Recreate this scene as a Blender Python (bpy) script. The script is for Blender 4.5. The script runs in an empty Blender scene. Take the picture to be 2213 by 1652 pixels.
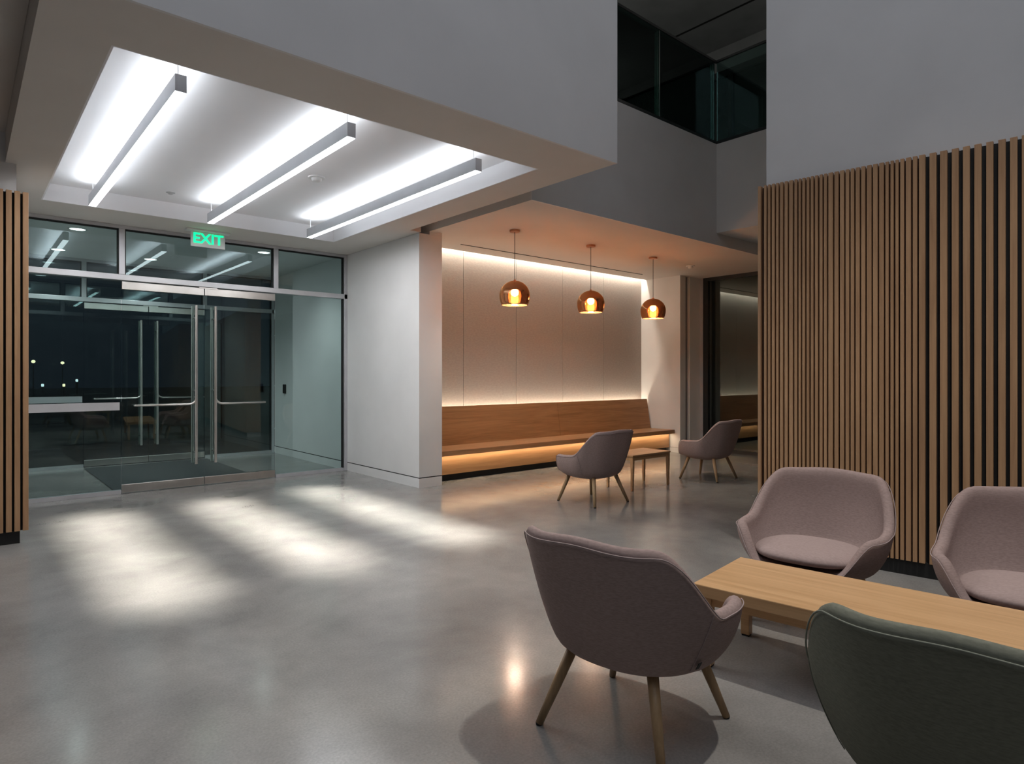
import bpy, bmesh, math, random
from mathutils import Vector, Matrix
random.seed(7)
C = bpy.context.scene
COL = C.collection
PI = math.pi

# ------------------------------------------------------------------ camera (level, building axes = x/y)
F = 1378.0; EYE = 1.35; HOR = 812.0; CX = 1106.5
AX = (.7565, .654); AY = (-.654, .7565)          # (lateral, depth) -> x, y
def cd(lat, dep):
    return (AX[0]*lat + AX[1]*dep, AY[0]*lat + AY[1]*dep)
cam_d = bpy.data.cameras.new('camera'); cam = bpy.data.objects.new('camera', cam_d); COL.objects.link(cam)
cam.location = (0, 0, EYE); cam.rotation_euler = (PI/2, 0, -math.atan2(.654, .7565))
cam_d.sensor_width = 36; cam_d.lens = 36*F/2213; cam_d.shift_y = -14/2213.0; cam_d.clip_start = .05
C.camera = cam
C.view_settings.view_transform = 'Standard'; C.view_settings.look = 'None'; C.view_settings.gamma = 1
C.view_settings.use_curve_mapping = False; C.view_settings.exposure = 0.0

# ------------------------------------------------------------------ materials
def new_mat(name):
    m = bpy.data.materials.new(name); m.use_nodes = True
    nt = m.node_tree; b = nt.nodes['Principled BSDF']
    return m, nt, b
def noise_mat(name, c1, c2, scale=(1,1,1), nscale=5, rough=.6, metal=0, detail=4, bump=0, rough2=None, bscale=None, coat=0, spec=None, lo=.35, hi=.65, dist=0):
    m, nt, b = new_mat(name); N = nt.nodes; L = nt.links
    tc = N.new('ShaderNodeTexCoord'); mp = N.new('ShaderNodeMapping'); mp.inputs['Scale'].default_value = scale
    L.new(tc.outputs['Object'], mp.inputs['Vector'])
    n = N.new('ShaderNodeTexNoise'); n.inputs['Scale'].default_value = nscale; n.inputs['Detail'].default_value = detail
    n.inputs['Distortion'].default_value = dist
    L.new(mp.outputs[0], n.inputs['Vector'])
    r = N.new('ShaderNodeValToRGB'); r.color_ramp.elements[0].position = lo; r.color_ramp.elements[1].position = hi
    r.color_ramp.elements[0].color = (*c1, 1); r.color_ramp.elements[1].color = (*c2, 1)
    L.new(n.outputs['Fac'], r.inputs[0]); L.new(r.outputs[0], b.inputs['Base Color'])
    b.inputs['Roughness'].default_value = rough; b.inputs['Metallic'].default_value = metal
    if spec is not None: b.inputs['Specular IOR Level'].default_value = spec
    if coat: b.inputs['Coat Weight'].default_value = coat; b.inputs['Coat Roughness'].default_value = .08
    if rough2 is not None:
        mr = N.new('ShaderNodeMapRange'); mr.inputs['From Min'].default_value = lo; mr.inputs['From Max'].default_value = hi
        mr.inputs['To Min'].default_value = rough; mr.inputs['To Max'].default_value = rough2
        L.new(n.outputs['Fac'], mr.inputs[0]); L.new(mr.outputs[0], b.inputs['Roughness'])
    if bump:
        bn = N.new('ShaderNodeBump'); bn.inputs['Strength'].default_value = bump; bn.inputs['Distance'].default_value = .01
        src = n
        if bscale:
            src = N.new('ShaderNodeTexNoise'); src.inputs['Scale'].default_value = bscale; src.inputs['Detail'].default_value = 3
            L.new(mp.outputs[0], src.inputs['Vector'])
        L.new(src.outputs['Fac'], bn.inputs['Height']); L.new(bn.outputs[0], b.inputs['Normal'])
    return m
def wood_mat(name, c1, c2, axis, rough=.42, coord='Object'):
    sc = [9, 9, 9]; sc[axis] = .55
    m, nt, b = new_mat(name); N = nt.nodes; L = nt.links
    tc = N.new('ShaderNodeTexCoord'); mp = N.new('ShaderNodeMapping'); mp.inputs['Scale'].default_value = sc
    L.new(tc.outputs[coord], mp.inputs['Vector'])
    n = N.new('ShaderNodeTexNoise'); n.inputs['Scale'].default_value = 1.3; n.inputs['Detail'].default_value = 6; n.inputs['Roughness'].default_value = .55
    n.inputs['Distortion'].default_value = 1.2
    L.new(mp.outputs[0], n.inputs['Vector'])
    sc2 = [60, 60, 60]; sc2[axis] = 2
    mp2 = N.new('ShaderNodeMapping'); mp2.inputs['Scale'].default_value = sc2; L.new(tc.outputs[coord], mp2.inputs['Vector'])
    n2 = N.new('ShaderNodeTexNoise'); n2.inputs['Scale'].default_value = 2; n2.inputs['Detail'].default_value = 2; L.new(mp2.outputs[0], n2.inputs['Vector'])
    ad = N.new('ShaderNodeMath'); ad.operation = 'MULTIPLY_ADD'; ad.inputs[1].default_value = .35
    L.new(n2.outputs['Fac'], ad.inputs[0]); L.new(n.outputs['Fac'], ad.inputs[2])
    r = N.new('ShaderNodeValToRGB'); r.color_ramp.elements[0].position = .45; r.color_ramp.elements[1].position = .85
    r.color_ramp.elements[0].color = (*c1, 1); r.color_ramp.elements[1].color = (*c2, 1)
    L.new(ad.outputs[0], r.inputs[0]); L.new(r.outputs[0], b.inputs['Base Color'])
    b.inputs['Roughness'].default_value = rough
    return m
def emit_mat(name, col, s):
    m, nt, b = new_mat(name)
    b.inputs['Base Color'].default_value = (*col, 1)
    b.inputs['Emission Color'].default_value = (*col, 1); b.inputs['Emission Strength'].default_value = s
    return m
def glass_mat(name, tint, ior=1.5, rough=0.0, fmul=1.0, gcol=(1,1,1), diff=None):
    m = bpy.data.materials.new(name); m.use_nodes = True; nt = m.node_tree; N = nt.nodes; L = nt.links; N.clear()
    out = N.new('ShaderNodeOutputMaterial'); mx = N.new('ShaderNodeMixShader'); t = N.new('ShaderNodeBsdfTransparent'); g = N.new('ShaderNodeBsdfGlossy')
    fr = N.new('ShaderNodeFresnel'); fr.inputs['IOR'].default_value = ior
    mu = N.new('ShaderNodeMath'); mu.operation = 'MULTIPLY'; mu.inputs[1].default_value = fmul; mu.use_clamp = True
    L.new(fr.outputs[0], mu.inputs[0])
    t.inputs['Color'].default_value = (*tint, 1); g.inputs['Roughness'].default_value = rough; g.inputs['Color'].default_value = (*gcol, 1)
    base = t.outputs[0]
    if diff:
        d1 = N.new('ShaderNodeBsdfDiffuse'); d1.inputs['Color'].default_value = (*diff[0], 1)
        m2 = N.new('ShaderNodeMixShader'); m2.inputs[0].default_value = diff[1]
        L.new(t.outputs[0], m2.inputs[1]); L.new(d1.outputs[0], m2.inputs[2]); base = m2.outputs[0]
    L.new(mu.outputs[0], mx.inputs[0]); L.new(base, mx.inputs[1]); L.new(g.outputs[0], mx.inputs[2]); L.new(mx.outputs[0], out.inputs[0])
    return m
M = {}
M['paint'] = noise_mat('white_paint', (.67,.665,.66), (.71,.705,.70), nscale=2, rough=.75, bump=.04, bscale=180)
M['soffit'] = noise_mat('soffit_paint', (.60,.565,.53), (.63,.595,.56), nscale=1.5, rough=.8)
M['coffer'] = noise_mat('coffer_paint', (.82,.82,.84), (.84,.84,.86), nscale=1.5, rough=.85)
M['felt'] = noise_mat('wall_felt', (.375,.34,.315), (.42,.385,.355), (1,1,2.2), nscale=24, rough=.95, detail=8, bump=.12, bscale=30)
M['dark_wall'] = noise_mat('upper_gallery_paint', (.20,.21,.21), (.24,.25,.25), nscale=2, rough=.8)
M['black'] = noise_mat('black_matt', (.006,.006,.006), (.011,.011,.011), nscale=10, rough=.7)
M['back_brown'] = noise_mat('backing_brown', (.045,.018,.010), (.06,.025,.014), nscale=6, rough=.8)
M['night'] = noise_mat('asphalt', (.02,.02,.022), (.035,.035,.038), nscale=3, rough=.8)
M['alu'] = noise_mat('satin_aluminium', (.50,.50,.52), (.56,.56,.58), nscale=4, rough=.42, metal=.6)
M['steel'] = noise_mat('brushed_steel', (.62,.59,.56), (.70,.67,.64), (1,1,1), nscale=6, rough=.28, metal=1)
M['frame_dark'] = noise_mat('dark_frame', (.015,.017,.018), (.02,.022,.023), nscale=5, rough=.4)
M['strip_grey'] = noise_mat('streaked_strip_grey', (.27,.26,.25), (.36,.34,.33), (14,14,.2), nscale=2, rough=.5)  # darker grey with stretched vertical streaks
M['bar'] = noise_mat('lamp_housing', (.50,.52,.55), (.54,.56,.59), nscale=4, rough=.45, metal=.3)
M['glass'] = glass_mat('entry_glass', (.83,.905,.895), ior=1.42, fmul=1.8, gcol=(.86,.98,1))
M['glass_gal'] = glass_mat('gallery_glass', (.50,.60,.58), ior=1.4, fmul=1.0, gcol=(.75,.9,.88))
M['glass_win'] = glass_mat('night_window_glass', (.45,.5,.5), ior=1.5, fmul=2.8, gcol=(.85,.95,.92))
M['copper'] = glass_mat('copper_mirror_glass', (.96,.72,.50), ior=2.3, rough=.05, fmul=1.15, gcol=(1,.62,.36), diff=((.95,.50,.22),.20))
M['copper_metal'] = noise_mat('copper_canopy', (.55,.27,.15), (.62,.31,.18), nscale=8, rough=.35, metal=.85)
M['slat'] = wood_mat('slat_oak', (.35,.195,.10), (.50,.30,.16), 2, .5)
M['slat_warm'] = wood_mat('bench_oak_across', (.24,.12,.048), (.41,.22,.10), 0, .45)
M['seat_wood'] = wood_mat('bench_oak_seat', (.30,.155,.07), (.46,.25,.12), 0, .38)
M['table'] = wood_mat('table_oak', (.50,.29,.135), (.66,.41,.21), 0, .35)
M['side_table'] = wood_mat('side_table_oak', (.36,.20,.09), (.50,.29,.14), 0, .4)
M['leg'] = wood_mat('leg_oak', (.28,.175,.085), (.42,.27,.14), 2, .5)
M['fabric'] = noise_mat('mauve_wool', (.29,.215,.20), (.36,.27,.25), (1,1,4), nscale=60, rough=.95, detail=6, bump=.05, bscale=260, spec=.2)
M['fabric_seat'] = noise_mat('mauve_wool_cushion', (.33,.25,.235), (.40,.305,.285), (1,4,1), nscale=60, rough=.95, detail=6, bump=.05, bscale=260, spec=.2)
M['fabric_g'] = noise_mat('olive_wool', (.145,.15,.118), (.185,.19,.15), (1,1,4), nscale=60, rough=.95, detail=6, bump=.05, bscale=260, spec=.2)
M['fabric_gs'] = M['fabric_g']
M['pipe'] = noise_mat('piping_thread', (.30,.235,.225), (.36,.28,.27), nscale=30, rough=.9)
M['pipe_g'] = noise_mat('piping_olive', (.17,.18,.145), (.2,.21,.17), nscale=30, rough=.9)
M['mat'] = noise_mat('entrance_mat', (.022,.026,.028), (.045,.05,.052), (1,6,1), nscale=20, rough=.95, bump=.4, bscale=90)
M['white_plastic'] = noise_mat('white_plastic', (.7,.7,.7), (.74,.74,.74), nscale=5, rough=.4)
M['acrylic'] = noise_mat('frosted_acrylic', (.6,.63,.62), (.64,.67,.66), nscale=5, rough=.3)
M['em_bar'] = emit_mat('lamp_diffuser', (.93,.97,1), 6.0)
M['em_bar_up'] = emit_mat('lamp_uplight', (.93,.97,1), 3.0)
M['em_warm'] = emit_mat('bulb_glow', (1,.74,.42), 45)
M['em_led'] = emit_mat('led_strip', (1,.80,.55), 3)
M['em_down'] = emit_mat('downlight_glow', (.95,1,1), 5)
M['em_exit'] = emit_mat('exit_green', (.0,.75,.28), 1.6)
M['em_town'] = emit_mat('town_light', (1,.80,.5), 2.2)
M['em_town2'] = emit_mat('town_light_cool', (.85,.95,1), 1.5)

def floor_mat():
    m, nt, b = new_mat('polished_concrete'); N = nt.nodes; L = nt.links
    tc = N.new('ShaderNodeTexCoord')
    n = N.new('ShaderNodeTexNoise'); n.inputs['Scale'].default_value = 1.3; n.inputs['Detail'].default_value = 8; n.inputs['Roughness'].default_value = .62; n.inputs['Distortion'].default_value = .25
    L.new(tc.outputs['Object'], n.inputs['Vector'])
    r = N.new('ShaderNodeValToRGB'); e = r.color_ramp.elements
    e[0].position = .27; e[0].color = (.168,.165,.158,1); e[1].position = .73; e[1].color = (.312,.302,.286,1)
    L.new(n.outputs['Fac'], r.inputs[0])
    n2 = N.new('ShaderNodeTexNoise'); n2.inputs['Scale'].default_value = 95; n2.inputs['Detail'].default_value = 4
    L.new(tc.outputs['Object'], n2.inputs['Vector'])
    r2 = N.new('ShaderNodeValToRGB'); r2.color_ramp.elements[0].position = .3; r2.color_ramp.elements[1].position = .7
    r2.color_ramp.elements[0].color = (.86,.86,.86,1); r2.color_ramp.elements[1].color = (1.06,1.06,1.06,1)
    L.new(n2.outputs['Fac'], r2.inputs[0])
    mx = N.new('ShaderNodeMix'); mx.data_type = 'RGBA'; mx.blend_type = 'MULTIPLY'; mx.inputs[0].default_value = 1
    L.new(r.outputs[0], mx.inputs[6]); L.new(r2.outputs[0], mx.inputs[7]); L.new(mx.outputs[2], b.inputs['Base Color'])
    n3 = N.new('ShaderNodeTexNoise'); n3.inputs['Scale'].default_value = 1.7; n3.inputs['Detail'].default_value = 3; n3.inputs['Distortion'].default_value = .2
    L.new(tc.outputs['Object'], n3.inputs['Vector'])
    mr = N.new('ShaderNodeMapRange'); mr.inputs['From Min'].default_value = .1; mr.inputs['From Max'].default_value = .9
    mr.inputs['To Min'].default_value = .11; mr.inputs['To Max'].default_value = .23
    L.new(n3.outputs['Fac'], mr.inputs[0]); L.new(mr.outputs[0], b.inputs['Roughness'])
    
    b.inputs['IOR'].default_value = 1.55
    return m
M['floor'] = floor_mat()

# ------------------------------------------------------------------ mesh helpers
class MB:
    def __init__(s): s.v = []; s.f = []; s.sm = False
    def add(s, vs, fs):
        o = len(s.v); s.v += [tuple(p) for p in vs]; s.f += [tuple(i+o for i in f) for f in fs]; return s
    def box(s, x0, x1, y0, y1, z0, z1):
        x0, x1 = min(x0,x1), max(x0,x1); y0, y1 = min(y0,y1), max(y0,y1); z0, z1 = min(z0,z1), max(z0,z1)
        return s.add([(x0,y0,z0),(x1,y0,z0),(x1,y1,z0),(x0,y1,z0),(x0,y0,z1),(x1,y0,z1),(x1,y1,z1),(x0,y1,z1)],
                     [(3,2,1,0),(4,5,6,7),(0,1,5,4),(1,2,6,5),(2,3,7,6),(3,0,4,7)])
    def prism(s, poly, z0, z1):           # poly in xy, counter-clockwise
        n = len(poly)
        return s.add([(x,y,z0) for x,y in poly]+[(x,y,z1) for x,y in poly],
                     [tuple(range(n-1,-1,-1)), tuple(range(n,2*n))]+[(i,(i+1)%n,n+(i+1)%n,n+i) for i in range(n)])
    def prism_x(s, poly, x0, x1):         # poly in yz
        n = len(poly)
        return s.add([(x0,y,z) for y,z in poly]+[(x1,y,z) for y,z in poly],
                     [tuple(range(n-1,-1,-1)), tuple(range(n,2*n))]+[(i,(i+1)%n,n+(i+1)%n,n+i) for i in range(n)])
    def tube(s, pts, r, seg=12, closed=False):
        pts = [Vector(p) for p in pts]; n = len(pts)
        rs = r if isinstance(r, (list, tuple)) else [r]*n
        base = len(s.v); up = None
        for i, p in enumerate(pts):
            if closed: t = pts[(i+1)%n]-pts[i-1]
            else: t = pts[min(i+1,n-1)]-pts[max(i-1,0)]
            t.normalize()
            if up is None: up = Vector((0,0,1)) if abs(t.z) < .9 else Vector((1,0,0))
            a = t.cross(up).normalized(); b = a.cross(t).normalized(); up = b
            for k in range(seg):
                w = 2*PI*k/seg
                s.v.append(tuple(p + a*math.cos(w)*rs[i] + b*math.sin(w)*rs[i]))
        m = n if closed else n-1
        for i in range(m):
            j = (i+1) % n
            for k in range(seg):
                l = (k+1) % seg
                s.f.append((base+i*seg+k, base+i*seg+l, base+j*seg+l, base+j*seg+k))
        if not closed:
            s.f.append(tuple(base+k for k in range(seg-1,-1,-1))); s.f.append(tuple(base+(n-1)*seg+k for k in range(seg)))
        return s
    def lathe(s, prof, cx=0, cy=0, seg=48, cap=False):   # prof [(r,z)]
        base = len(s.v); n = len(prof)
        for r, z in prof:
            for k in range(seg):
                w = 2*PI*k/seg; s.v.append((cx+r*math.cos(w), cy+r*math.sin(w), z))
        for i in range(n-1):
            for k in range(seg):
                l = (k+1) % seg
                s.f.append((base+i*seg+k, base+i*seg+l, base+(i+1)*seg+l, base+(i+1)*seg+k))
        if cap:
            s.f.append(tuple(base+k for k in range(seg-1,-1,-1))); s.f.append(tuple(base+(n-1)*seg+k for k in range(seg)))
        return s
    def build(s, name, mat, parent=None, smooth=False, bevel=0, subsurf=0, local=False):
        me = bpy.data.meshes.new(name)
        vs = s.v
        o = bpy.data.objects.new(name, me)
        if parent is not None:
            o.parent = parent
            if not local:
                off = Vector((0,0,0)); p = parent
                while p is not None: off += p.location; p = p.parent
                vs = [tuple(Vector(v)-off) for v in vs]
        me.from_pydata(vs, [], s.f); me.update()
        bm = bmesh.new(); bm.from_mesh(me); bmesh.ops.remove_doubles(bm, verts=bm.verts, dist=1e-6); bmesh.ops.recalc_face_normals(bm, faces=bm.faces); bm.to_mesh(me); bm.free()
        me.materials.append(mat)
        if smooth:
            for p in me.polygons: p.use_smooth = True
        if bevel:
            b = o.modifiers.new('bevel', 'BEVEL'); b.width = bevel; b.segments = 2; b.limit_method = 'ANGLE'; b.angle_limit = .6
        if subsurf:
            b = o.modifiers.new('sub', 'SUBSURF'); b.levels = subsurf; b.render_levels = subsurf
        COL.objects.link(o)
        return o
def tag(o, label=None, cat=None, group=None, kind=None):
    if label: o['label'] = label
    if cat: o['category'] = cat
    if group: o['group'] = group
    if kind: o['kind'] = kind
    return o
def empty(name, loc, label, cat, group=None, kind=None, rz=0):
    o = bpy.data.objects.new(name, None); o.empty_display_size = .1; COL.objects.link(o)
    o.location = loc; o.rotation_euler = (0,0,rz)
    return tag(o, label, cat, group, kind)
def struct(name, mb, mat, label=None, cat='wall', **k):
    o = mb.build(name, mat, **k); tag(o, label, cat, kind='structure'); return o
def sbox(name, x0, x1, y0, y1, z0, z1, mat, label, cat='wall', **k):
    return struct(name, MB().box(x0,x1,y0,y1,z0,z1), mat, label, cat, **k)
def kids(o): return [c for c in bpy.data.objects if c.parent is o]
def copy_tree(o, parent=None):
    c = o.copy(); COL.objects.link(c)
    if parent is not None: c.parent = parent
    for ch in kids(o): copy_tree(ch, c)
    return c
def light(name, kind, loc, energy, color=(1,1,1), parent=None, rot=(0,0,0), **k):
    d = bpy.data.lights.new(name, kind); d.energy = energy; d.color = color
    for a, b in k.items(): setattr(d, a, b)
    o = bpy.data.objects.new(name, d); COL.objects.link(o); o.rotation_euler = rot
    off = Vector((0,0,0)); p = parent
    while p is not None: off += p.location; p = p.parent
    o.parent = parent; o.location = Vector(loc)-off
    return o

# ------------------------------------------------------------------ the building
ZS = 3.06       # entry soffit
ZA = 3.10       # lounge ceiling
ZC = 3.23       # inside of coffer
SX0, SX1 = .27, 4.0
VF = 3.33       # front edge of entry soffit
VG = 8.42       # glazing
VG2 = 11.2      # outer glazing
ZT = 8.4        # atrium top
BX = 9.5        # right side of lounge niche
BV = 7.34       # back wall of lounge niche
WX = 10.1       # far window wall

sbox('floor', -6, 10.6, -5, 11.6, -.12, 0, M['floor'], 'grey polished concrete floor running through the lobby', 'floor')
sbox('ground', -40, 60, 11.7, 90, -.3, -.14, M['night'], 'dark paving outside beyond the outer doors', 'ground')

# entry soffit with coffer hole
CX0, CX1, CY0, CY1 = .59, 3.62, 3.85, 7.68
s = MB()
s.box(SX0, CX0, VF+.02, VG+.05, ZS, ZC+.1); s.box(CX1, SX1, VF+.02, VG+.05, ZS, ZC+.1)
s.box(CX0, CX1, VF+.02, CY0, ZS, ZC+.1); s.box(CX0, CX1, CY1, VG+.05, ZS, ZC+.1)
s.box(SX1, 4.15, 6.46, VG+.05, ZS, ZC+.1)
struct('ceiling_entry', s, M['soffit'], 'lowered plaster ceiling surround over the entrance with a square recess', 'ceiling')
sbox('ceiling_coffer', CX0-.02, CX1+.02, CY0-.02, CY1+.02, ZC, ZC+.09, M['coffer'], 'white recessed ceiling panel holding the three light bars', 'ceiling')
s = MB()
t = .012
s.box(CX0, CX0+t, CY0, CY1, ZS+.001, ZC); s.box(CX1-t, CX1, CY0, CY1, ZS+.001, ZC)
s.box(CX0+t, CX1-t, CY0, CY0+t, ZS+.001, ZC); s.box(CX0+t, CX1-t, CY1-t, CY1, ZS+.001, ZC)
struct('trim_1', s, M['coffer'], 'white upstand around the recessed light panel', 'trim')
sbox('ceiling_left', -6, SX0-.001, VF+.02, 6.9, 3.30, 3.42, M['soffit'], 'dim ceiling strip left of the entrance recess', 'ceiling')
# tall wall over the soffit front
sbox('wall_upper_left', -6, SX1, VF, VF+.02, ZS, ZT, M['paint'], 'tall bluish grey plaster wall above the entrance ceiling')
# lounge ceiling + fascia + gallery slab
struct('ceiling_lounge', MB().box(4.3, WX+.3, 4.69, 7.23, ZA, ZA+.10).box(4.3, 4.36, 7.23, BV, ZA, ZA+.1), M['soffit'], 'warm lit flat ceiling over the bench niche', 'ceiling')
sbox('wall_fascia', 4.3, WX+.3, 4.67, 4.69, ZA, 4.45, M['paint'], 'grey plaster fascia under the upper glass balustrade')
sbox('wall_fascia_joint', 4.3, 4.42, 4.69, 7.5, ZA+.10, 4.45, M['paint'], 'side of the lounge ceiling bulkhead facing the entrance')
sbox('ceiling_gallery_slab', 4.42, WX+.3, 4.80, 8.6, 4.30, 4.45, M['dark_wall'], 'upper gallery floor slab behind the fascia', 'ceiling')
# right-hand return fascia
sbox('wall_return_fascia', 7.66, WX+.3, -5, 4.67, 3.26, 4.45, M['paint'], 'grey plaster return fascia behind the slatted wall')
# white side wall of entry, column
sbox('wall_entry_side', 4.15, 4.48, 6.5, VG2+.1, .125, ZS-.001, M['paint'], 'white side wall between the entrance doors and the bench')
sbox('trim_2', 4.158, 4.472, 6.508, VG2+.1, .112, .125, M['black'], 'dark shadow reveal above the skirting of the white side wall', 'trim')
sbox('baseboard_entry', 4.15, 4.48, 6.5, VG2+.1, 0, .112, M['paint'], 'white flush skirting at the foot of the white side wall', 'baseboard')
sbox('wall_pier_head', 4.30, 4.48, 6.5, 7.5, ZS+.0, ZA, M['paint'], 'top of the white pier beside the niche')
# niche back wall in panels
root = bpy.data.objects.new('wall_niche_back', None); COL.objects.link(root); root.location = (4.48, BV, 0)
tag(root, 'grey brown felt clad back wall of the bench niche in tall panels', 'wall', kind='structure')
js = [4.48, 5.43, 6.43, 7.44, 8.45, BX]
for a, b in zip(js[:-1], js[1:]):
    MB().box(a+.003, b-.003, BV, BV+.05, .02, 3.32).build('felt_panel', M['felt'], root, bevel=.002)
MB().box(4.48, BX+.2, BV+.051, BV+.2, 0, 3.4).build('backing', M['felt'], root)
sbox('wall_cove_top', 4.42, BX+.1, 7.10, BV+.2, 3.33, 3.42, M['paint'], 'top of the hidden light cove over the niche')
sbox('trim_3', 4.48, BX, 7.215, 7.23, ZA+.10, 3.33, M['paint'], 'inner side of the ceiling light cove', 'trim')
sbox('wall_niche_right', BX, BX+.16, 6.5, BV+.2, .09, 3.40, M['paint'], 'white end wall at the right of the bench niche')
sbox('baseboard_niche', BX-.002, BX+.162, 6.498, BV, 0, .085, M['paint'], 'white skirting at the niche end wall', 'baseboard')
# grey recessed strip + white return
sbox('trim_4', BX+.16, BX+.29, 6.56, 6.7, 0, ZA, M['strip_grey'], 'darker grey streaked strip beside the niche end wall', 'trim')
sbox('wall_return', BX+.29, WX+.2, 6.5, 6.7, 0, ZA, M['paint'], 'pale return wall left of the dark window')
# far window wall
w = bpy.data.objects.new('window_1', None); COL.objects.link(w); w.location = (WX, 5.3, 0)
tag(w, 'tall dark night window at the far right of the lounge with reflections', 'window', kind='structure')
fr = MB()
fr.box(WX, WX+.07, 6.43, 6.5, 0, ZA).build('frame', M['alu'], w)
fr2 = MB(); fr2.box(WX+.01, WX+.09, 6.34, 6.43, 0, ZA); fr2.box(WX+.01, WX+.09, 3.0, 6.34, 0, .05); fr2.box(WX+.01, WX+.09, 3.0, 6.34, ZA-.06, ZA)
fr2.build('dark_frame', M['frame_dark'], w)
MB().box(WX+.04, WX+.055, 3.0, 6.34, .05, ZA-.06).build('pane', M['glass_win'], w)
sbox('wall_far_right', WX, WX+.2, -5, 3.0, 0, 3.26, M['paint'], 'plain far wall behind the slatted wall')
sbox('wall_outside', WX+1.6, WX+1.7, -5, 9, -.1, 8, M['night'], 'dark exterior wall across from the tall window')

# ---- upper gallery
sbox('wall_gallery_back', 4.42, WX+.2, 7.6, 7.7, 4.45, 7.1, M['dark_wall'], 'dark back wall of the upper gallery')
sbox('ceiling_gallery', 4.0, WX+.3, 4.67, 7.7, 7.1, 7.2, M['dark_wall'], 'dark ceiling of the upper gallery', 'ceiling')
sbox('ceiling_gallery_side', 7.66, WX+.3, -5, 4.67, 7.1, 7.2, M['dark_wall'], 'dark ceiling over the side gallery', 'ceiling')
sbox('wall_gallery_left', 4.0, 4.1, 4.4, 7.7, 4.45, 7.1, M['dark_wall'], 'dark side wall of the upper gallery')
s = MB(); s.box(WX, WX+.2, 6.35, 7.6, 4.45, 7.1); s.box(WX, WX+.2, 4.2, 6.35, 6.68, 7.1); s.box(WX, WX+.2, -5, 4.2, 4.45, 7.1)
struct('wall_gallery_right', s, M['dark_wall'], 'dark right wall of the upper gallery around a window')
w = bpy.data.objects.new('window_2', None); COL.objects.link(w); w.location = (WX, 4.2, 4.45)
tag(w, 'black framed night window in the upper gallery', 'window', kind='structure')
s = MB(); s.box(WX-.03, WX+.05, 6.25, 6.35, 4.45, 6.68); s.box(WX-.03, WX+.05, 4.2, 4.3, 4.45, 6.68); s.box(WX-.03, WX+.05, 4.3, 6.25, 6.58, 6.68); s.box(WX-.03, WX+.05, 5.85, 5.92, 4.45, 6.58)
s.build('frame', M['frame_dark'], w)
MB().box(WX+.02, WX+.03, 4.3, 6.25, 4.45, 6.58).build('pane', M['glass_win'], w)
b = empty('glass_balustrade', (7.66, 4.67, 4.45), 'dark tinted glass balustrade around the corner of the upper gallery', 'balustrade')
for x0, x1 in ((4.12, 5.24), (5.25, 6.425), (6.435, 7.65)):
    MB().box(x0, x1, 4.69, 4.705, 4.47, 5.56).build('glass_panel', M['glass_gal'], b)
for y0, y1 in ((3.45, 4.68), (2.2, 3.44), (.95, 2.19)):
    MB().box(7.68, 7.695, y0, y1, 4.47, 5.56).build('glass_panel', M['glass_gal'], b)
s = MB(); s.box(4.11, 7.705, 4.685, 4.71, 5.555, 5.585); s.box(7.675, 7.70, .95, 4.685, 5.555, 5.585)
s.build('top_cap', M['frame_dark'], b)
s = MB(); s.box(4.11, 7.71, 4.672, 4.72, 4.45, 4.49); s.box(7.662, 7.71, .95, 4.672, 4.45, 4.49)
s.build('base_channel', M['frame_dark'], b)
MB().box(6.4255, 6.4345, 4.692, 4.703, 4.49, 5.55).build('joint', M['steel'], b)
o = MB().box(9.15, 9.19, 4.85, 6.4, 7.094, 7.103).build('slot_diffuser', M['black']); tag(o, 'thin black air slot in the dark upper gallery ceiling', 'air vent', 'black air slots')

# ---- atrium shell behind and above the camera
sbox('ceiling_atrium', -6, 10.6, -5, VF+2.0, ZT, ZT+.1, M['paint'], 'high atrium ceiling above the lounge chairs', 'ceiling')
sbox('wall_rear', -6, 10.6, -5.2, -5, 0, ZT, M['dark_wall'], 'plain wall behind the viewpoint')  # dark colour stands in for the unlit rear lobby in reflections
sbox('wall_left', -6.2, -6, -5, 7, 0, ZT, M['dark_wall'], 'plain wall far to the left of the lobby')  # same dark colour, dimness of the far lobby put into the paint
sbox('wall_gallery_end', WX, WX+.2, -5, 4.67, 7.2, ZT, M['paint'], 'upper end wall of the atrium')
sbox('wall_gallery_high', 4.0, WX, 4.67, 4.77, 7.2, ZT, M['paint'], 'upper wall above the gallery ceiling')

# ------------------------------------------------------------------ slatted wall on the right
P0 = Vector((4.69, 2.50, 0)); DIR = Vector((.138, -.9904, 0)).normalized(); NRM = Vector((-DIR.y, DIR.x, 0))*-1  # NRM towards the lobby
if NRM.x > 0: NRM = -NRM
def PW(s_, n_, z): return tuple(P0 + DIR*s_ + NRM*n_ + Vector((0,0,z)))
def obox(mb, s0, s1, n0, n1, z0, z1):
    vs = [PW(s0,n0,z0),PW(s1,n0,z0),PW(s1,n1,z0),PW(s0,n1,z0),PW(s0,n0,z1),PW(s1,n0,z1),PW(s1,n1,z1),PW(s0,n1,z1)]
    return mb.add(vs, [(3,2,1,0),(4,5,6,7),(0,1,5,4),(1,2,6,5),(2,3,7,6),(3,0,4,7)])
LEN = 6.5; ZP = 2.82
struct('wall_right', obox(MB(), .045, LEN, -.34, -.055, 0, ZT), M['paint'], 'tall pale wall rising above the right slatted cladding')
g = empty('slat_cladding', P0, 'long vertical oak slat cladding behind the two mauve chairs on the right', 'wall panelling')
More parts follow.
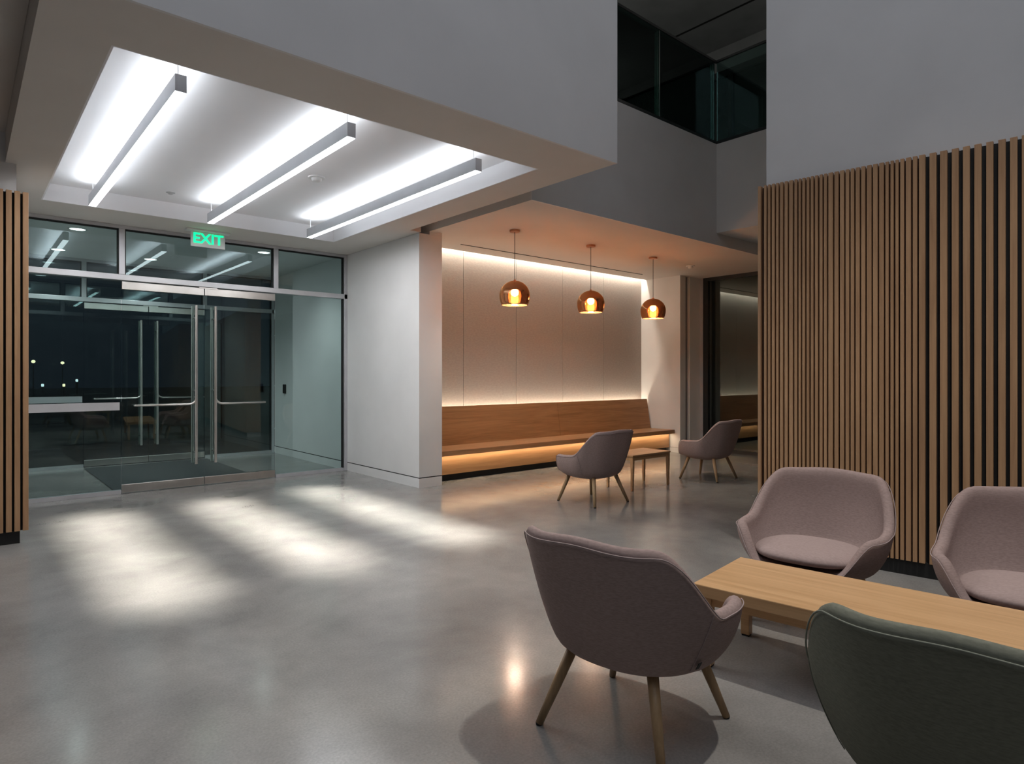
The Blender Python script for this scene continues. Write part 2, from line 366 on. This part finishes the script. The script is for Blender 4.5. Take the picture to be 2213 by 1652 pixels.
# gaps between the slats, measured along the wall in metres: close spacing first, wide black gaps further along
GAPS = [(0.0332, 0.0456), (0.0635, 0.0757), (0.0926, 0.1047), (0.1252, 0.1372), (0.1538, 0.1657), (0.1876, 0.1994), (0.2212, 0.2329), (0.2589, 0.2705), (0.2891, 0.3006), (0.3156, 0.327), (0.3454, 0.3567), (0.3749, 0.3861), (0.4042, 0.4153), (0.4349, 0.446), (0.4663, 0.4772), (0.4957, 0.5065), (0.5364, 0.5471), (0.5734, 0.584), (0.61, 0.6205), (0.643, 0.6534), (0.6749, 0.6852), (0.7104, 0.7206), (0.7456, 0.7557), (0.7843, 0.7942), (0.8225, 0.8323), (0.8603, 0.87), (0.8895, 0.9006), (0.9191, 0.9302), (0.9478, 0.9587), (0.9806, 0.9914), (1.0209, 1.0316), (1.0565, 1.0671), (1.1018, 1.1262), (1.164, 1.1845), (1.2237, 1.2485), (1.2849, 1.3079), (1.3436, 1.3675), (1.4044, 1.4284), (1.4641, 1.4888), (1.5256, 1.5468), (1.5829, 1.6037)]
while GAPS[-1][1] < LEN-.06: GAPS.append((GAPS[-1][0]+.0565, GAPS[-1][1]+.0565))
s = MB()
for (a0, a1), (b0, b1) in zip(GAPS[:-1], GAPS[1:]):
    obox(s, a1, b0, -.035 if a1 < 1.077 else -.04, 0, .10, ZP)
s.build('slats', M['slat'], g, bevel=.0015)
obox(MB(), .0, .022, -.33, .004, .10, ZP).build('end_board', M['slat'], g, bevel=.002)
obox(MB(), .023, 1.087, -.054, -.036, .10, ZP-.01).build('backing_board', M['back_brown'], g)
obox(MB(), 1.088, LEN, -.054, -.036, .10, ZP-.01).build('backing_board', M['black'], g)
obox(MB(), .06, LEN, -.054, -.02, 0, .10).build('plinth', M['black'], g)

# ---- slatted wall on the left
LV = 6.46
sbox('wall_slat_left', -6, .34, LV+.06, LV+.36, 0, 3.30, M['paint'], 'pale wall strip above the left slatted cladding')
g = empty('slat_cladding', (.4, LV, 0), 'narrow vertical oak slat cladding at the left edge beside the glass doors', 'wall panelling')
s = MB(); p = .415
k = 0
while p > -3.2:
    s.box(p-.037, p, LV, LV+.036, .10, 2.83); p -= .0535; k += 1
s.build('slats', M['slat'], g, bevel=.0015)
MB().box(-3.2, .38, LV+.037, LV+.058, .10, 2.82).build('backing_board', M['black'], g)
MB().box(.355, .39, LV+.06, LV+.36, .1, 2.83).build('end_board', M['slat'], g)
MB().box(-3.2, .36, LV+.02, LV+.058, 0, .10).build('plinth', M['black'], g)
sbox('wall_left_return', .1, .34, LV+.36, VG2, 0, ZS, M['paint'], 'side wall of the entrance behind the left slats')

# ------------------------------------------------------------------ entrance glazing
def glazing(n, V, label, doors_label, u0, u1, m1, m2, udoor, zt, dn, far=False):
    ml, mr = m1, m2
    w = bpy.data.objects.new('window_%d' % n, None); COL.objects.link(w); w.location = (u0, V, 0)
    tag(w, label, 'glazing', kind='structure')
    d = .05
    s = MB()
    s.box(u0, u1, V-d, V+d, 2.435, 2.50)                          # mid rail
    s.box(u0, u1, V-d, V+d, 3.02, ZS-.001)                        # head
    s.box(u0, u0+.03, V-d, V+d, 0.001, 3.02); s.box(u1-.045, u1, V-d, V+d, 0.001, 3.02)
    for mm in (ml, mr): s.box(mm-.03, mm+.03, V-d, V+d, 2.50, 3.02)
    s.build('frame', M['alu'], w, bevel=.003)
    s = MB(); s.box(u0+.03, ml-.005, V-.03, V+.03, .001, .045); s.box(mr+.005, u1-.045, V-.03, V+.03, .001, .045)
    s.build('sill', M['alu'], w)
    s = MB()
    for a, b in ((u0+.03, ml-.03), (ml+.03, mr-.03), (mr+.03, u1-.045)):
        for q in ((a, a+.012), (b-.012, b)): s.box(q[0], q[1], V-.025, V+.025, 2.50, 3.02)
        s.box(a, b, V-.025, V+.025, 3.008, 3.02)
    s.box(u1-.06, u1-.045, V-.025, V+.025, .045, 2.435)
    s.build('gasket', M['black'], w)
    for a, b in ((u0+.03, ml-.03), (ml+.03, mr-.03), (mr+.03, u1-.045)):
        MB().box(a+.012, b-.012, V-.004, V+.004, 2.50, 3.008).build('transom_pane', M['glass'], w)
    MB().box(u0+.03, ml-.004, V-.004, V+.004, .045, 2.435).build('side_pane', M['glass'], w)
    MB().box(mr+.004, u1-.06, V-.004, V+.004, .045, 2.435).build('side_pane', M['glass'], w)
    MB().box(u0+.03, ml-.02, V-.03, V-.006, .955, 1.045).build('guard_rail', M['alu'], w)
    s = MB().box((ml+mr)/2-.09+.03, (ml+mr)/2+.12+.03, V-.03, V-.008, 2.418, 2.434); s.build('door_stop', M['steel'], w)
    # door leaves
    for i, (a, b, hs) in enumerate(((ml, udoor, 1), (udoor, mr, -1))):
        o = bpy.data.objects.new('door_%d' % (dn+i), None); COL.objects.link(o); o.location = (a, V, 0)
        side = 'left' if i == 0 else 'right'
        tag(o, doors_label % side, 'door', kind='structure')
        a2, b2 = a+.004, b-.004
        MB().box(a2, b2, V-.022, V+.022, 2.335, 2.425).build('top_rail', M['steel'], o, bevel=.003)
        MB().box(a2, b2, V-.022, V+.022, .012, .105).build('bottom_rail', M['steel'], o, bevel=.003)
        MB().box(a2, b2, V-.006, V+.006, .105, 2.335).build('glass_leaf', M['glass'], o)
        hx = (b-.11) if hs == 1 else (a+.11)
        hinge = a+.13 if hs == 1 else b-.16
        # inner tall tube with a curved push bar, outer tall tube
        MB().tube([(hx, V-.085, .28), (hx, V-.085, 2.2)], .0165, 16).build('pull_handle', M['steel'], o, smooth=False)
        MB().tube([(hx-hs*.0, V+.075, .28), (hx, V+.075, 2.2)], .0165, 16).build('pull_handle', M['steel'], o)
        s = MB()
        for z in (.42, 1.17, 2.05): s.tube([(hx, V-.085, z), (hx, V+.075, z)], .010, 10)
        s.build('standoffs', M['steel'], o)
        zb = 1.005
        pts = [(hx, V-.085, zb+.13)]
        for q in range(7):
            w_ = q/6*PI/2
            pts.append((hx-hs*.08*(1-math.cos(w_)), V-.085, zb+.08-.08*math.sin(w_)))
        pts.append((hinge, V-.085, zb)); 
        s = MB().tube(pts, .0135, 12); s.tube([(hinge, V-.085, zb), (hinge, V-.02, zb)], .0135, 12)
        s.build('push_bar', M['steel'], o, smooth=True)
    return w
def U(x, v):
    r = (x-CX)/F
    return v*(AX[1]+ .7565*r)/(.7565-.654*r) if False else v*(.654+.7565*r)/(.7565-.654*r)
glazing(3, VG, 'inner entrance glass screen with aluminium frame and transom panes', 'inner glass entrance door, %s leaf with long steel handles',
        .345, 4.149, U(262, VG), U(594, VG), U(441, VG), 2.43, 1)
glazing(4, VG2, 'outer entrance glass screen beyond the lobby mat', 'outer glass entrance door, %s leaf seen through the inner doors',
        .345, 4.149, U(262, VG)-.02, U(594, VG)-.12, U(441, VG)-.06, 2.43, 3)
# vestibule shell
sbox('ceiling_vestibule', .1, 4.3, VG+.06, VG2+.1, ZS, ZS+.1, M['paint'], 'vestibule ceiling between the two glass screens', 'ceiling')
o = MB().box(1.35, 3.0, 8.60, 11.0, 0, .012).build('entrance_mat', M['mat']); tag(o, 'charcoal ribbed entrance mat between the glass door pairs', 'doormat')
r0 = MB().box(4.118, 4.155, 10.62, 10.70, 1.05, 1.20).build('card_reader', M['black'], bevel=.006, parent=None); tag(r0, 'small black card reader on the white vestibule wall', 'card reader')
DL = [(1.03, 8.94, 'round white downlight in the vestibule ceiling behind the left transom pane'),
      (3.18, 8.94, 'round white downlight in the vestibule ceiling near the white side wall'),
      (2.11, 10.56, 'round white downlight in the middle of the vestibule ceiling near the outer doors'),
      (1.0, 10.56, 'round white downlight in the far left of the vestibule ceiling')]
first = None
for x, y, lab in DL:
    if first is None:
        first = empty('downlight', (0,0,0), lab, 'ceiling light', 'vestibule downlights')
        MB().lathe([(.075,-.001),(.085,-.008),(.095,-.008),(.1,0)], seg=32).build('trim_ring', M['white_plastic'], first, smooth=True, local=True)
        MB().lathe([(.001,-.003),(.08,-.003)], seg=32).build('lens', M['em_down'], first, local=True)
        c = first
    else:
        c = copy_tree(first)
    c.location = (x, y, ZS); c['label'] = lab
for x, y, lab in DL:
    light('vestibule_spot', 'SPOT', (x, y, ZS-.03), 55, (.93,1,1), spot_size=2.4, spot_blend=.8, shadow_soft_size=.06)

# lights of the town, far off
def lamp_post(x, y, h, mat, lab):
    o = empty('street_lamp', (x, y, -.14), lab, 'street lamp', 'distant street lamps')
    MB().tube([(0,0,0),(0,0,h)], [.05,.03], 8).build('pole', M['frame_dark'], o, local=True)
    MB().lathe([(.001,h+.02),(.09,h+.06),(.11,h+.12),(.08,h+.19),(.001,h+.22)], seg=16).build('lantern', mat, o, local=True, smooth=True)
def far(x, y_, v):
    r = (x-CX)/F; u = U(x, v); dep = .654*u+.7565*v; return u, dep, EYE+(HOR-y_)*dep/F
for x, y_, v, mt, lab in ((72, 781, 48, 'em_town', 'distant street lamp with warm light, farthest left through the glass'),
                      (135, 784, 52, 'em_town', 'distant warm street lamp right of the leftmost one')):
    u, dep, z = far(x, y_, v); lamp_post(u, v, z, M[mt], lab)
for i, (x, y_, v, mt, lab) in enumerate(((92, 829, 34, 'em_town2', 'low cool bollard light outside, leftmost of three'), (138, 829, 34, 'em_town', 'low warm bollard light outside, middle of three'), (166, 819, 36, 'em_town2', 'low cool bollard light outside, rightmost of three'))):
    u, dep, z = far(x, y_, v)
    o = empty('bollard_light', (u, v, -.14), lab, 'bollard light', 'distant bollard lights')
    MB().tube([(0,0,0),(0,0,z)], .06, 8).build('post', M['frame_dark'], o, local=True)
    MB().lathe([(.04,z),(.05,z+.03),(.05,z+.09),(.04,z+.12)], seg=16, cap=True).build('lamp', M[mt], o, local=True)

# ------------------------------------------------------------------ exit sign
ex = empty('exit_sign', (2.21, 8.05, ZS), 'small illuminated green and white EXIT sign hanging over the doors', 'exit sign')
MB().box(-.24,.24,-.05,.05,-.022,0).build('mount', M['white_plastic'], ex, bevel=.004, local=True)
MB().box(-.19,.19,-.008,.008,-.20,-.022).build('panel', M['acrylic'], ex, bevel=.003, local=True)
fc = bpy.data.curves.new('exit_text', 'FONT'); fc.body = 'EXIT'; fc.size = .165; fc.align_x = 'CENTER'; fc.extrude = .002; fc.offset = .003
fo = bpy.data.objects.new('tmp_text', fc); COL.objects.link(fo)
bpy.context.view_layer.update()
me = bpy.data.meshes.new_from_object(fo.evaluated_get(bpy.context.evaluated_depsgraph_get()))
bpy.data.objects.remove(fo)
me.materials.clear(); me.materials.append(M['em_exit'])
tx = bpy.data.objects.new('lettering', me); COL.objects.link(tx); tx.parent = ex; tx.location = (0, -.011, -.155); tx.rotation_euler = (PI/2, 0, 0)
tag(tx, 'green EXIT lettering')

# ------------------------------------------------------------------ linear lamps
ZB = 3.005
LB = [(.94, 'left suspended linear light bar in the ceiling recess, nearest the slats'),
      (2.02, 'middle suspended linear light bar in the ceiling recess'),
      (3.135, 'right suspended linear light bar in the ceiling recess, nearest the bench')]
first = None
for x, lab in LB:
    if first is None:
        c = first = empty('linear_pendant_light', (0,0,0), lab, 'pendant light', 'linear light bars in the recess')
        y0, y1 = 4.08, 7.38
        s = MB(); s.box(0,.005,y0,y1,0,.10); s.box(.057,.062,y0,y1,0,.10); s.box(.005,.057,y0,y1,.09,.098)
        s.build('housing', M['bar'], c, local=True)
        MB().box(0,.062,y0-.006,y0,0,.10).build('end_cap', M['bar'], c, local=True); MB().box(0,.062,y1,y1+.006,0,.10).build('end_cap', M['bar'], c, local=True)
        MB().box(.001,.061,y0,y1,-.004,.0).build('diffuser', M['em_bar'], c, local=True)
        MB().box(.008,.054,y0+.03,y1-.03,.098,.104).build('uplight', M['em_bar_up'], c, local=True)
        for yy in (y0+.06, y1-.03): MB().tube([(.031,yy,.098),(.031,yy,ZC-ZB)], .003, 8).build('suspension_wire', M['alu'], c, local=True)
    else:
        c = copy_tree(first)
    c.location = (x, 0, ZB); c['label'] = lab
    # light it really gives: a tight beam down and a wash up
    light('bar_downlight', 'AREA', (x+.031, 5.73, ZB-.008), 23, (1,.955,.87), shape='RECTANGLE', size=.05, size_y=3.2, spread=math.radians(18))
    light('bar_diffuse', 'AREA', (x+.031, 5.73, ZB-.008), 25, (1,.985,.97), shape='RECTANGLE', size=.05, size_y=3.2)
    light('bar_uplight', 'AREA', (x+.031, 5.73, ZB+.108), 11, (.90,.95,1), rot=(PI,0,0), shape='RECTANGLE', size=.046, size_y=3.2)

# ------------------------------------------------------------------ copper pendants
first = None
for x, lab in ((5.04, 'copper dome pendant lamp above the bench, left of three'), (6.395, 'copper dome pendant lamp above the bench, middle of three'), (7.76, 'copper dome pendant lamp above the bench, right of three')):
    if first is None:
        c = first = empty('copper_pendant_lamp', (0,0,0), lab, 'pendant lamp', 'copper pendants over the lounge')
        MB().lathe([(.001,0),(.062,0),(.062,-.022),(.058,-.026),(.001,-.026)], seg=40).build('canopy', M['copper_metal'], c, local=True)
        MB().tube([(0,0,-.026),(0,0,-.60)], .0035, 8).build('cord', M['black'], c, local=True)
        MB().lathe([(.003,-.585),(.007,-.595),(.016,-.605),(.022,-.62),(.022,-.66),(.001,-.66)], seg=24).build('socket', M['copper_metal'], c, local=True, smooth=True)
        prof = []
        for k in range(19):
            t = k/18; w = t*(PI/2+.55)
            r = .184*math.sin(w) if w < PI/2 else .184*math.cos((w-PI/2)*1.0)
            z = -.785+.175*math.cos(w) if w < PI/2 else -.785-.23*math.sin(w-PI/2)
            prof.append((max(r,.006), z))
        inner = [(max(r-.004,.003), z-.003*(1 if i < 10 else 0)) for i, (r, z) in enumerate(prof)][::-1]
        MB().lathe(prof+inner, seg=64).build('lamp_shade', M['copper'], c, local=True, smooth=True)
        s = MB().lathe([(.001,-.66),(.014,-.665),(.018,-.685),(.036,-.71),(.048,-.745),(.042,-.778),(.02,-.795),(.001,-.80)], seg=24)
        s.build('bulb', M['em_warm'], c, local=True, smooth=True)
    else:
        c = copy_tree(first)
    c.location = (x, 5.78, ZA); c['label'] = lab
    light('pendant_glow', 'POINT', (x, 5.78, ZA-.84), 19, (1,.84,.68), shadow_soft_size=.05)

# ------------------------------------------------------------------ ceiling bits
o = MB().box(5.04, 8.92, 6.86, 6.882, ZA-.004, ZA+.003).build('slot_diffuser', M['black']); tag(o, 'long thin black air slot in the warm ceiling above the bench', 'air vent', 'black air slots')
def detector(x, y, z, r, lab, g=None):
    o = empty('smoke_detector', (x,y,z), lab, 'smoke detector', g)
    MB().lathe([(.001,-.012),(r,-.012),(r*1.05,0)], seg=32).build('base', M['white_plastic'], o, local=True)
    MB().lathe([(.001,-.045),(r*.45,-.043),(r*.62,-.03),(r*.66,-.012)], seg=32).build('sensor', M['white_plastic'], o, local=True, smooth=True)
detector(8.8, 5.83, ZA, .065, 'white smoke detector on the warm lounge ceiling right of the pendants')
detector(2.55, 5.78, ZC, .075, 'round white smoke detector between the middle and right light bars')
o = MB().lathe([(.001,-.02),(.02,-.018),(.022,-.006),(.04,-.004),(.042,0)], seg=24).build('sprinkler_head', M['alu'], smooth=True); o.location = (1.63, 7.25, ZC)
tag(o, 'tiny sprinkler cover in the recess between left and middle light bars', 'sprinkler')

# ------------------------------------------------------------------ bench
bn = empty('wooden_bench', (4.49, 6.6, 0), 'long built-in oak bench with tall back and glowing underside', 'bench')
x0, x1 = 4.485, 9.47
MB().box(x0, x1, 6.59, 7.13, .335, .40).build('seat', M['seat_wood'], bn, bevel=.004)
MB().prism_x([(7.11,.401),(7.135,.401),(7.215,.925),(7.19,.925)], x0, 7.16).build('backrest', M['slat_warm'], bn, bevel=.002)
MB().prism_x([(7.11,.401),(7.135,.401),(7.215,.925),(7.19,.925)], 7.163, x1).build('backrest', M['slat_warm'], bn, bevel=.002)
MB().box(x0, x1-.01, 6.70, 6.72, .085, .334).build('front_board', M['seat_wood'], bn)
MB().box(x1-.03, x1-.01, 6.72, 7.1, .085, .334).build('end_board', M['seat_wood'], bn)
MB().box(x0, x1-.04, 6.74, 6.76, 0, .10).build('plinth', M['black'], bn)
MB().box(x0, x1-.03, 6.66, 6.675, .325, .334).build('light_strip', M['em_led'], bn)
MB().box(x0, x1, 7.235, 7.25, .80, .806).build('light_strip', M['em_led'], bn)
WARM = (1,.79,.54)
light('bench_under_led', 'AREA', ((x0+x1)/2, 6.655, .327), 13, WARM, rot=(math.radians(18),0,0), shape='RECTANGLE', size=x1-x0-.05, size_y=.02)
light('bench_back_led', 'AREA', ((x0+x1)/2, 7.26, .83), 16, (1,.85,.66), rot=(PI-.15,0,0), shape='RECTANGLE', size=x1-x0-.05, size_y=.03)
light('ceiling_cove_led', 'AREA', ((4.5+BX)/2, 7.27, 3.26), 44, (1,.89,.75), rot=(.15,0,0), shape='RECTANGLE', size=BX-4.55, size_y=.03)

# ------------------------------------------------------------------ tables
TD = Vector((.138,-.9904))
def rot_of(d): return math.atan2(d.y, d.x)
# coffee table: local +x runs along the length; origin at its far-left corner at floor level
tl = Vector(cd(.84, 2.964)); tr = Vector(cd(1.237, 3.358))
ang = math.atan2(-.9904, .138)
ct = empty('coffee_table', (tl.x, tl.y, 0), 'long low oak coffee table between the mauve and olive lounge chairs', 'coffee table', rz=ang)
TW = .57; TLN = 2.1; TH = .385
MB().box(0, TLN, 0, TW, TH-.055, TH).build('table_top', M['table'], ct, bevel=.004, local=True)
for a, b in ((.03,.03),(.03,TW-.075),(TLN-.075,.03),(TLN-.075,TW-.075)):
    lg = MB().box(a, a+.045, b, b+.045, .008, TH-.0555).build('leg', M['table'], ct, bevel=.003, local=True)
    MB().box(a+.004, a+.041, b+.004, b+.041, 0, .008).build('foot_pad', M['black'], lg, local=True)
MB().box(.07, TLN-.07, TW-.06, TW-.04, TH-.10, TH-.0555).box(.07, TLN-.07, .04, .06, TH-.10, TH-.0555).build('apron', M['table'], ct, local=True)
# small side table
st = empty('side_table', (5.90, 4.68, 0), 'small oak side table with four legs beside the bench chairs', 'side table')
W_, D_, H_ = .74, .42, .42
MB().box(0, W_, 0, D_, H_-.022, H_).build('table_top', M['side_table'], st, bevel=.004, local=True)
s = MB(); s.box(.03, W_-.03, .015, .03, H_-.065, H_-.0225); s.box(.03, W_-.03, D_-.03, D_-.015, H_-.065, H_-.0225); s.box(.015,.03,.03,D_-.03,H_-.065,H_-.0225); s.box(W_-.03,W_-.015,.03,D_-.03,H_-.065,H_-.0225)
s.build('apron', M['side_table'], st, local=True)
for a in (0, 1):
    for b in (0, 1):
        cx = .006+.02 if a == 0 else W_-.006-.02; cy = .026 if b == 0 else D_-.026
        t0, t1 = .019, .013
        ox = -.004 if a == 0 else .004
        MB().add([(cx-t1+ox,cy-t1,0),(cx+t1+ox,cy-t1,0),(cx+t1+ox,cy+t1,0),(cx-t1+ox,cy+t1,0),(cx-t0,cy-t0,H_-.0225),(cx+t0,cy-t0,H_-.0225),(cx+t0,cy+t0,H_-.0225),(cx-t0,cy+t0,H_-.0225)],
                 [(3,2,1,0),(4,5,6,7),(0,1,5,4),(1,2,6,5),(2,3,7,6),(3,0,4,7)]).build('leg', M['side_table'], st, bevel=.003, local=True)

# ------------------------------------------------------------------ lounge chairs
def sstep(a, b, x):
    t = max(0, min(1, (x-a)/(b-a))); return t*t*(3-2*t)
def rim(th):                       # th: 0 = back centre (-y), pi = front (+y); returns (x, y, z) of the rim crest
    a = abs(th); d = math.degrees(a)
    h = .795 - .012*sstep(0, 35, d)
    h = h + (.53-h)*sstep(43, 84, d)
    h = h - .008*sstep(80, 108, d)
    h = h + (.325-h)*sstep(124, 153, d)
    n = 2.9
    c, s_ = abs(math.cos(a)), abs(math.sin(a))
    r = (c**n + s_**n)**(-1/n)
    fy = .405 if a < PI/2 else .335
    x = .385*r*s_*(1 if th >= 0 else -1)
    y = -fy*r*math.cos(a)
    # the sides narrow towards the back corners and towards the front lip
    x *= 1 - .06*sstep(.10, .40, -y) - .07*sstep(.16, .36, y)
    return Vector((x, y, h))
def low(th):                       # where the bowl turns into its underside
    n = 2.3; c, s_ = math.cos(th), math.sin(th)
    r = (abs(c)**n + abs(s_)**n)**(-1/n)
    return Vector((.292*r*s_, -.27*r*c + .02, .295))
def chair_shell(rows=9, cols=64):
    vs = []; rings = []
    def ring(fn):
        rings.append([fn(2*PI*k/cols-PI) for k in range(cols)])
    TH_ = .056
    def inward(th):
        e = .02; a = rim(th+e); b = rim(th-e); t = (a-b); t.z = 0; t.normalize()
        nrm = Vector((-t.y, t.x, 0)); c = rim(th)
        if nrm.dot(Vector((c.x, c.y, 0))) > 0: nrm = -nrm
        return nrm
    # underside: centre -> low ring
    ring(lambda th: Vector((.08*math.sin(th), -.08*math.cos(th)+.02, .248)))
    ring(lambda th: low(th)*.66 + Vector((0,.007,.068)))
    def outer(t):
        def f(th):
            a = low(th); b = rim(th)
            fr = t
            k = math.sin(fr*PI/2)**.78
            lean = sstep(92, 50, math.degrees(abs(th)))
            k = k*(1-lean*.8) + (fr**.85)*lean*.8
            p = a.lerp(b, 0); p = Vector((a.x+(b.x-a.x)*k, a.y+(b.y-a.y)*k, a.z+(b.z-.014-a.z)*(fr**1.12)))
            return p
        return f
    for i in range(rows): ring(outer(i/(rows-1)))
    ring(lambda th: rim(th)+inward(th)*TH_*.5+Vector((0,0,.004)))
    ring(lambda th: rim(th)+inward(th)*TH_+Vector((0,0,-.014)))
    def inner(t):
        def f(th):
            a = rim(th)+inward(th)*(TH_+.002*t)+Vector((0,0,-.014)); lo_ = low(th)*1.0; lo_.x *= .96; lo_.y = lo_.y*.96; lo_.z = .342
            zt = min(a.z, .60); 
            if a.z < .36: lo_.z = a.z-.012
            k = 1-(1-t)**1.0
            kk = 1-math.cos(t*PI/2)**.8
            return Vector((a.x+(lo_.x-a.x)*kk, a.y+(lo_.y-a.y)*kk, a.z+(lo_.z-a.z)*(t**.9)))
        return f
    for i in range(1, 8): ring(inner(i/7))
    ring(lambda th: Vector((.10*math.sin(th), -.10*math.cos(th)+.02, .328)))
    mb = MB()
    for r in rings: mb.v += [tuple(p) for p in r]
    n = len(rings)
    for i in range(n-1):
        for k in range(cols):
            l = (k+1) % cols
            mb.f.append((i*cols+k, i*cols+l, (i+1)*cols+l, (i+1)*cols+k))
    mb.f.append(tuple(range(cols-1,-1,-1))); mb.f.append(tuple((n-1)*cols+k for k in range(cols)))
    return mb, outer, inward
def make_chair(fab, seatfab, pipe):
    root = empty('lounge_chair', (0,0,0), 'x', 'lounge chair')
    mb, outer, inward = chair_shell()
    mb.build('shell', fab, root, smooth=True, subsurf=1, local=True)
    # piping along the outer edge of the rim
    pts = []
    o_ = outer(.975)
    for k in range(120):
        th = 2*PI*k/120-PI; pts.append(o_(th) - inward(th)*.0015)
    MB().tube(pts, .0026, 6, closed=True).build('piping', pipe, root, smooth=True, local=True)
    # side seams
    for sg in (-1, 1):
        s = MB(); pts = []
        for q in range(11):
            t = .08+.86*q/10; th = sg*math.radians(74-10*(1-t)); p = outer(t)(th); pts.append(p - inward(th)*.0005)
        s.tube(pts, .0016, 5)
        s.build('side_seam', pipe, root, local=True)
    # cushion
    c = MB(); seg = 48; rings = []
    for r_, z in ((0.02,.352),(.80,.352),(.94,.358),(1.0,.378),(.97,.398),(.86,.414),(.60,.426),(.3,.430),(.02,.431)):
        rings.append([])
        for k in range(seg):
            w = 2*PI*k/seg; cx_, sy = math.cos(w), math.sin(w); n = 2.7
            rr = (abs(cx_)**n+abs(sy)**n)**(-1/n)
            y = sy*rr*(.275 if sy > 0 else .235)*r_+.035; x = cx_*rr*.283*r_*(1-.14*max(0,-sy))
            c.v.append((x, y, z+.006*max(0,sy)*0))
    m = 9
    for i in range(m-1):
        for k in range(seg):
            l = (k+1) % seg; c.f.append((i*seg+k, i*seg+l, (i+1)*seg+l, (i+1)*seg+k))
    c.f.append(tuple(range(seg-1,-1,-1))); c.f.append(tuple((m-1)*seg+k for k in range(seg)))
    c.build('seat_cushion', seatfab, root, smooth=True, subsurf=1, local=True)
    for sx in (-1, 1):
        for sy in (-1, 1):
            top = Vector((sx*.165, sy*.165+.01, .315)); ft = Vector((sx*.262, sy*.262, .006))
            lg = MB().tube([top, top.lerp(ft,.5), ft], [.0215,.019,.0145], 18).build('leg', M['leg'], root, smooth=True, local=True)
            MB().tube([ft+Vector((0,0,.004)), ft-Vector((0,0,.006))], [.014,.013], 14).build('foot_pad', M['black'], lg, local=True)
    th = math.radians(68); p = outer(.22)(th); nn = -inward(th); tt = Vector((-nn.y, nn.x, 0))
    a = p + nn*.002
    MB().add([a-tt*.008+Vector((0,0,-.014)), a+tt*.008+Vector((0,0,-.014)), a+tt*.008+nn*.014+Vector((0,0,.012)), a-tt*.008+nn*.014+Vector((0,0,.012)),
              a-tt*.008+nn*.003+Vector((0,0,-.014)), a+tt*.008+nn*.003+Vector((0,0,-.014)), a+tt*.008+nn*.017+Vector((0,0,.012)), a-tt*.008+nn*.017+Vector((0,0,.012))],
             [(3,2,1,0),(4,5,6,7),(0,1,5,4),(1,2,6,5),(2,3,7,6),(3,0,4,7)]).build('fabric_tag', M['black'], root, local=True)
    return root
mauve = make_chair(M['fabric'], M['fabric_seat'], M['pipe'])
olive = make_chair(M['fabric_g'], M['fabric_gs'], M['pipe_g'])
BASE = math.radians(-82.1)
chairs = [
    (mauve, cd(.475, 2.49), BASE, 'mauve lounge chair in the foreground seen from behind, facing the coffee table', 'mauve lounge chairs'),
    (None, cd(1.68, 3.56), BASE+PI, 'mauve lounge chair facing the viewer behind the left end of the coffee table', 'mauve lounge chairs'),
    (None, cd(2.36, 2.88), BASE+PI, 'mauve lounge chair cut by the right edge, behind the coffee table', 'mauve lounge chairs'),
    (olive, cd(1.21, 1.66), BASE, 'olive grey lounge chair at the lower right corner seen from behind', None),
    (None, cd(.87, 6.85), math.radians(0), 'mauve lounge chair before the bench, left of the small side table', 'mauve lounge chairs'),
    (None, cd(2.58, 8.38), math.radians(4), 'mauve lounge chair before the dark window, right of the small side table', 'mauve lounge chairs'),
]
for src, (x, y), rz, lab, grp in chairs:
    c = src if src is not None else copy_tree(mauve)
    c.location = (x, y, 0); c.rotation_euler = (0,0,rz); c['label'] = lab
    if grp: c['group'] = grp

# ------------------------------------------------------------------ atrium light
def spot(lat, dep, z, tgt, e, size, blend=.5, soft=.05, col=(1,.93,.84)):
    x, y = cd(lat, dep); o = light('atrium_spot', 'SPOT', (x,y,z), e, col, spot_size=math.radians(size), spot_blend=blend, shadow_soft_size=soft)
    tx_, ty_ = cd(*tgt); d = Vector((tx_-x, ty_-y, -z)); o.rotation_euler = d.to_track_quat('-Z', 'Y').to_euler()
spot(2.3, 2.6, 7.6, (1.2, 2.4), 1000, 52)
spot(-.3, 4.3, 7.6, (1.0, 2.6), 650, 52)
light('gallery_fill', 'POINT', (5.0, 6.3, 5.6), 48, (1,.95,.88), shadow_soft_size=.4)  # unseen fill added to lift the black gallery interior
light('gallery_fill', 'POINT', (9.0, 1.0, 6.2), 34, (1,.95,.88), shadow_soft_size=.4)  # second unseen fill, added to brighten the side gallery
spot(2.2, 8.2, 3.08, (2.6, 8.3), 55, 70, .6, .04)
light('atrium_wash', 'AREA', (0.5, -1.0, 8.2), 185, (.84,.89,1), shape='RECTANGLE', size=7, size_y=5)
w = bpy.data.worlds.new('world'); C.world = w; w.use_nodes = True
w.node_tree.nodes['Background'].inputs[0].default_value = (.02,.03,.05,1); w.node_tree.nodes['Background'].inputs[1].default_value = .25
